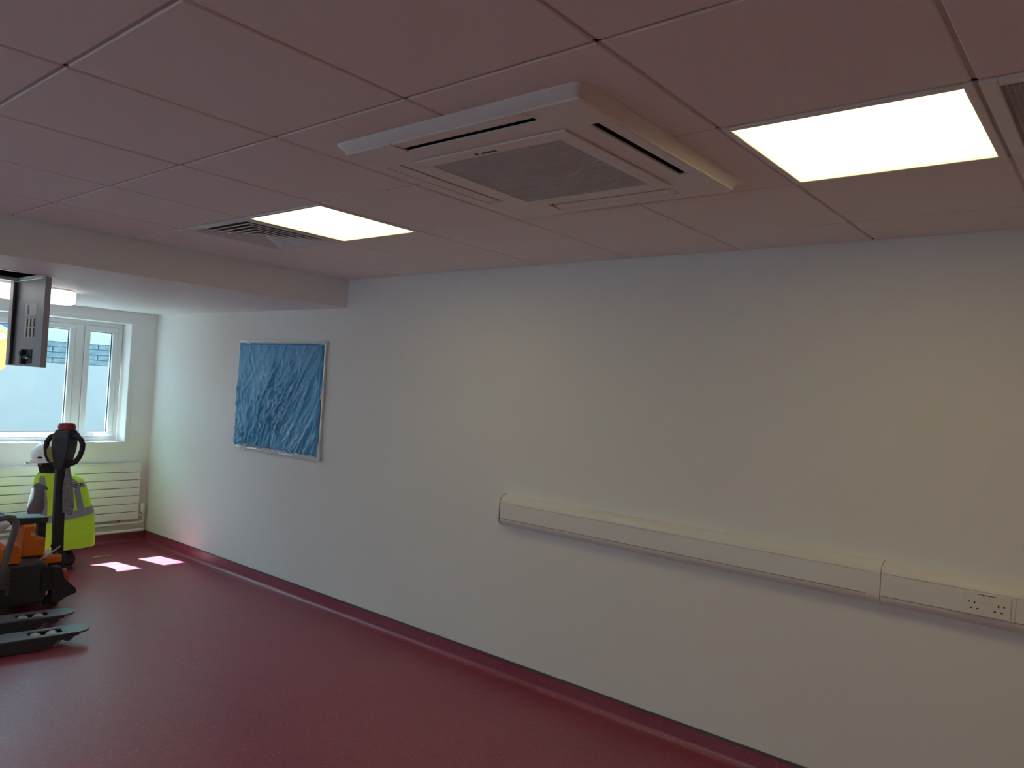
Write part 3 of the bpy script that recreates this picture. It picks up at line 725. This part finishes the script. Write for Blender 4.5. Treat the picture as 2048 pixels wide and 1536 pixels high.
        MB().cyl((L1 - .11, yc_, .050), 'y', .016, .10, 14).build('entry_roller', 'rubber', fork, smooth='auto')
        box((L0 - .02, yc_ - hw, ht - .005), (L0 + .02, yc_ + hw, .30)).build('fork_heel', 'dgrey', fork)
    return t
def copy_tree(o, parent=None):
    c = o.copy(); COL.objects.link(c); c.parent = parent
    for ch in list(o.children): copy_tree(ch, c)
    return c
tr1 = make_truck('orange and dark grey electric pallet truck with upright tiller beside the worker')
tr2 = copy_tree(tr1)
tag(tr2, 'nearer pallet truck of which only two grey fork tips show', 'pallet truck')
tr1.location = (1.85, 5.0, 0); tr1.rotation_euler = (0, 0, math.pi)
a = R_(-8); tr2.location = (1.905 - 1.45*math.cos(a), 4.195 - 1.45*math.sin(a), 0); tr2.rotation_euler = (0, 0, a)

# bag lying on the far truck
bgm = MB(); rings = []
for k in range(9):
    f_ = k/8; r_ = math.sin(math.pi*(.06 + .88*f_)); ring = []
    for q in range(18):
        t_ = 2*math.pi*q/18
        nn = 1 + .22*noise.noise(Vector((math.cos(t_)*1.7, math.sin(t_)*1.7, f_*3)))
        ring.append((1.60 + .10*r_*math.cos(t_)*nn, 4.97 + .10*r_*math.sin(t_)*nn, .552 + .115*f_ + .010*f_*math.sin(t_*2)))
    rings.append(ring)
bag = bgm.loft(rings).build('work_bag', 'blue', None, smooth=True); tag(bag, 'crumpled blue bag lying on the truck behind the guard hoop', 'bag')
rings = [[(1.635 + .055*math.sin(math.pi*(.05 + .9*k/6))*math.cos(q), 4.875 + .03*math.sin(math.pi*(.05 + .9*k/6))*math.sin(q), .552 + .07*k/6) for q in [2*math.pi*i/14 for i in range(14)]] for k in range(7)]
MB().loft(rings).build('white_patch', 'bagw', bag, smooth=True)

# scrap of tape on the floor
tp = MB().loft([[(2.80 + .028*k - .08, 6.10 + .003*math.sin(k) - .010*k*0 + d, z_) for d, z_ in ((-.012, .001), (.012, .001), (.012, .004), (-.012, .004))] for k in range(6)]).build('tape_scrap', 'paper'); tag(tp, 'short yellowish strip of tape on the red floor by the sunlight', 'tape')

# ================================================================== PERSON
Bp = Vector((2.424, 5.909, 0)); rv = Vector((.938, -.348, 0)); av = Vector((.348, .938, 0))
def PW(s, t, z): return Bp + rv*s + av*t + Vector((0, 0, z))
person = thing('person', (Bp.x, Bp.y, 0), 'kneeling person in yellow hi-vis vest and white helmet facing the radiator', 'person')
J = {}
def j(n, s, t, z, r): J[n] = (PW(s, t, z), r)
j('pelvis', .03, .01, .32, .12); j('waist', .0, .06, .44, .120); j('chest', -.06, .10, .57, .105); j('upper', -.105, .11, .67, .078)
j('neck', -.155, .105, .755, .066); j('head', -.175, .12, .835, .080); j('crown', -.18, .125, .925, .075)
j('shL', -.215, .030, .645, .066); j('elL', -.235, -.035, .47, .066); j('wrL', -.235, .20, .42, .038); j('paL', -.235, .27, .415, .034)
j('shR', -.01, .15, .675, .066); j('elR', .0, .25, .50, .050); j('wrR', -.10, .30, .44, .036); j('paR', -.15, .315, .43, .034)
j('hpL', -.06, .03, .29, .095); j('knL', -.20, .24, .085, .068); j('anL', -.115, -.04, .085, .046); j('toL', -.115, -.08, .045, .04)
j('hpR', .05, .04, .29, .09); j('knR', -.03, .30, .085, .068); j('anR', .02, .0, .085, .046); j('toR', .02, -.05, .045, .04)
E_ = [('pelvis','waist'),('waist','chest'),('chest','upper'),('upper','neck'),('neck','head'),('head','crown'),('upper','shL'),('shL','elL'),('elL','wrL'),('wrL','paL'),('upper','shR'),('shR','elR'),('elR','wrR'),('wrR','paR'),
      ('pelvis','hpL'),('hpL','knL'),('knL','anL'),('anL','toL'),('pelvis','hpR'),('hpR','knR'),('knR','anR'),('anR','toR')]
for sd in ('L', 'R'):
    pa = J['pa' + sd][0]; wr_ = J['wr' + sd][0]; d = (pa - wr_).normalized(); sd_ = d.cross(Vector((0, 0, 1))).normalized()
    for k, (off, ln) in enumerate(((-.028, .055), (-.009, .068), (.010, .064), (.028, .050))):
        b = pa + d*.02 + sd_*off
        J[f'f{sd}{k}a'] = (b, .0095); J[f'f{sd}{k}b'] = (b + d*ln*.55 + Vector((0, 0, -.006)), .0088); J[f'f{sd}{k}c'] = (b + d*ln*.85 + Vector((0, 0, -.03)), .0078)
        E_ += [('pa' + sd, f'f{sd}{k}a'), (f'f{sd}{k}a', f'f{sd}{k}b'), (f'f{sd}{k}b', f'f{sd}{k}c')]
    sg = 1 if sd == 'L' else -1
    b = pa - d*.01 + sd_*.035*sg; J[f'th{sd}a'] = (b, .0105); J[f'th{sd}b'] = (b + sd_*.022*sg + d*.03 + Vector((0, 0, -.02)), .009); E_ += [('pa' + sd, f'th{sd}a'), (f'th{sd}a', f'th{sd}b')]
names = list(J)
me = bpy.data.meshes.new('body'); me.from_pydata([tuple(J[n][0] - Bp) for n in names], [(names.index(a), names.index(b)) for a, b in E_], [])
bo = bpy.data.objects.new('body_tmp', me); COL.objects.link(bo)
sk = bo.modifiers.new('skin', 'SKIN'); sk.use_smooth_shade = True
for i, n in enumerate(names):
    v = me.skin_vertices[0].data[i]; v.radius = (J[n][1], J[n][1]); v.use_root = (n == 'pelvis')
ss = bo.modifiers.new('sub', 'SUBSURF'); ss.levels = 2; ss.render_levels = 2
dg = bpy.context.evaluated_depsgraph_get(); bm_ = bpy.data.meshes.new_from_object(bo.evaluated_get(dg)); bpy.data.objects.remove(bo)
body = bpy.data.objects.new('body', bm_); COL.objects.link(body); body.parent = person; ABS['body'] = Bp.copy()
bm_.materials.clear()
for k in ('shirt', 'trousers', 'neck', 'skin', 'glove'): bm_.materials.append(M[k])
def seg_mat(a, b):
    for k in (a, b):
        if k[:2] in ('hp', 'kn', 'an', 'to'): return 1
    if a == 'pelvis' or b == 'pelvis': return 1
    if (a, b) == ('upper', 'neck') : return 2
    if (a, b) == ('neck', 'head'): return 2
    if (a, b) == ('head', 'crown'): return 2
    if a.startswith(('pa', 'f', 'th')) or b.startswith(('pa',)): return 4
    return 0
segs = [(J[a][0] - Bp, J[b][0] - Bp, seg_mat(a, b), (J[a][1] + J[b][1])/2) for a, b in E_]
for p in bm_.polygons:
    c = p.center; best = (9, 0)
    for a, b, mm, rr in segs:
        d = b - a; t_ = max(0, min(1, (c - a).dot(d)/d.length_squared)); q = (c - a - d*t_).length - rr*.9
        if q < best[0]: best = (q, mm)
    p.material_index = best[1]; p.use_smooth = True
# face on the far side: direction the head looks
hf = (-rv*.80 + av*.60).normalized(); hs = hf.cross(Vector((0, 0, 1))).normalized()
hc = PW(-.178, .122, .865)
fm = MB(); fm.tube([hc + hf*.066 + Vector((0, 0, .015)), hc + hf*.098 + Vector((0, 0, -.012)), hc + hf*.074 + Vector((0, 0, -.02))], [.008, .015, .011], 10)
fm.build('nose', 'skin', person, smooth=True)
for s in (-1, 1):
    c = hc + hf*.068 + hs*s*.028 + Vector((0, 0, .014)); MB().tube([c - hf*.008, c, c + hf*.007], [.010, .0095, .004], 10).build('eye', 'black', person, smooth=True)
    c = hc + hs*s*.078 - hf*.004; MB().tube([c + Vector((0, 0, -.028)), c + hs*s*.008, c + Vector((0, 0, .026)) - hf*.008], [.006, .012, .007], 8).build('ear', 'skin', person, smooth=True)
c = hc + hf*.066 + Vector((0, 0, -.040)); MB().tube([c - hs*.022, c + hf*.006, c + hs*.022], [.003, .006, .003], 8).build('mouth', 'red', person, smooth=True)
# helmet
hc2 = PW(-.178, .122, .875); tl = 8
def hp(a_, b_, z_):  # along face dir, sideways, up (tilted forward)
    up = (Vector((0, 0, 1)) + hf*.10).normalized(); fw = (hf - up*hf.dot(up)).normalized()
    return hc2 + fw*a_ + hs*b_ + up*z_
rings = []
for z_, rr in ((-.018, 1.06), (.012, 1.04), (.014, 1.0), (.05, .985), (.085, .90), (.115, .76), (.138, .55), (.150, .30), (.154, .08)):
    rings.append([hp(.128*rr*math.cos(q), .108*rr*math.sin(q), z_) for q in [2*math.pi*k/32 for k in range(32)]])
hel = MB().loft(rings).build('helmet', 'helmet', person, smooth='auto')
pk = []
for z_, of in ((-.004, 0), (-.018, 0)):
    pk.append([hp(.10 + .085*math.cos(q), .095*math.sin(q), z_ - .012*max(0, math.cos(q))) for q in [R_(x) for x in range(-90, 91, 12)]])
MB().loft(pk).build('helmet_peak', 'helmet', hel)
MB().tube([hp(.02*k - .05, -.001*0, .151 - .00*k) for k in range(6)], .008, 8).build('helmet_ridge', 'helmet', hel, smooth=True)
c = hp(-.035, .112, .026); sgn_ = 1
sv = (c - hc2); sv.z = 0; sv.normalize()
for sdd in (1, -1):
    c = hp(-.02, sdd*.1075, .028)
    dsc = [c + (hf*math.cos(q)*.020 + Vector((0, 0, 1))*math.sin(q)*.008) for q in [2*math.pi*k/16 for k in range(16)]]
    MB().loft([[p - hs*sdd*.006 for p in dsc], [p + hs*sdd*.0035 for p in dsc]]).build('helmet_badge', 'black', hel)
MB().tube([hp(.12, .03, -.045), hp(.06, .098, -.05), hp(-.06, .098, -.045), hp(-.12, .0, -.045)], .004, 6).build('chin_strap', 'mgrey', hel, smooth=True)
# vest
VR = [(.775, -.135, .10, .085, .075, .0), (.745, -.11, .095, .135, .085, .05), (.70, -.085, .095, .165, .105, .10), (.64, -.07, .095, .175, .12, .16), (.56, -.055, .095, .18, .13, .20), (.48, -.045, .09, .195, .145, .22), (.40, -.035, .06, .21, .145, .20), (.29, -.02, .02, .215, .15, .14), (.175, -.005, -.02, .205, .15, .08)]
def vest_pt(f, th, off=0):
    k = min(len(VR) - 2, int(f)); q = f - k; a_, b_ = VR[k], VR[k+1]
    z_, s_, t_, ws, wt, ti = [x*(1-q) + y*q for x, y in zip(a_, b_)]
    ws += off; wt += off
    wob = (1 + .045*math.sin(th*5 + f*.6)*max(0, (f - 3))/5 + .02*math.sin(th*11 + f)*max(0, f - 4)/4)
    cs, sn = math.cos(th), math.sin(th)
    ex_ = .8
    ds = ws*wob*math.copysign(abs(cs)**ex_, cs); dt = wt*wob*math.copysign(abs(sn)**ex_, sn)
    return PW(s_ + ds, t_ + dt, z_ + ti*ds)
def vest_patch(name, f0, f1, t0, t1, off, m_, parent, nf=8, nt=24, th=.004, full=False):
    outer = [[vest_pt(f0 + (f1 - f0)*i/nf, t0 + (t1 - t0)*k/nt, off) for k in range(nt + (0 if full else 1))] for i in range(nf + 1)]
    inner = [[vest_pt(f0 + (f1 - f0)*i/nf, t0 + (t1 - t0)*k/nt, off - th) for k in range(nt + (0 if full else 1))] for i in range(nf + 1)]
    mb = MB(); n_ = len(outer[0])
    mb.loft(outer, cap=False, closed=full); mb.loft(inner, cap=False, closed=full)
    K_ = (nf + 1)*n_
    for i in (0, nf):
        for k in range(n_ if full else n_ - 1):
            a_ = i*n_ + k; b_ = i*n_ + (k + 1) % n_; mb.f.append((a_, b_, b_ + K_, a_ + K_))
    if not full:
        for k in (0, n_ - 1):
            for i in range(nf):
                a_ = i*n_ + k; b_ = (i + 1)*n_ + k; mb.f.append((a_, b_, b_ + K_, a_ + K_))
    return mb.build(name, m_, parent, smooth='auto')
PI = math.pi
vest = vest_patch('hi_vis_vest', 0, 8, PI*.80, PI*2.44, .014, 'hivis', person, nf=40, nt=68, th=.005)
vest_patch('waist_band', 5.25, 5.95, PI*.805, PI*2.435, .0185, 'refl', vest, nf=4, nt=60)
vest_patch('shoulder_band', .6, 5.25, -PI*.74, -PI*.64, .0185, 'refl', vest, nf=30, nt=5)
vest_patch('shoulder_band', .6, 5.25, -PI*.36, -PI*.27, .0185, 'refl', vest, nf=30, nt=5)
vest_patch('back_panel', 2.35, 3.05, -PI*.46, -PI*.06, .0185, 'label', vest, nf=4, nt=20)
# lettering on the back panel
for k, ch in enumerate('RESAR'):
    th_ = -PI*.36 + k*.145
    p0 = vest_pt(2.7, th_, .0195); pu = vest_pt(2.5, th_, .0195); pr_ = vest_pt(2.7, th_ + .05, .0195)
    X = (pr_ - p0).normalized(); Yv = (pu - p0); Yv = (Yv - X*Yv.dot(X)).normalized(); Zv = X.cross(Yv)
    mt_ = Matrix.Identity(4)
    for i in range(3): mt_[i][0], mt_[i][1], mt_[i][2], mt_[i][3] = X[i], Yv[i], Zv[i], p0[i]
    text_mesh('letter', ch, .052, mt_, 'black', vest, .001)
# boots
for nm, s, t0 in (('L', -.115, -.06), ('R', .02, -.04)):
    b = MB(); rr = []
    for k, (dz, ds, dt, w_, h_) in enumerate(((.03, 0, .16, .040, .036), (.032, 0, .10, .048, .044), (.045, 0, .02, .052, .058), (.06, 0, -.04, .054, .062), (.065, 0, -.085, .045, .052), (.065, 0, -.10, .03, .035))):
        ctr = PW(s + ds, t0 + dt, dz + .02)
        rr.append([ctr + rv*w_*math.cos(q) + Vector((0, 0, max(-ctr.z + .002, h_*math.sin(q)))) for q in [2*PI*i/16 for i in range(16)]])
    bt = b.loft(rr).build('boot', 'rubber', person, smooth='auto')
    MB().tube([PW(s - .03, t0 - .098, .035), PW(s, t0 - .105, .03), PW(s + .03, t0 - .098, .035)], .010, 8).build('boot_heel', 'dgrey', bt, smooth=True)

print('objects', len(bpy.data.objects))
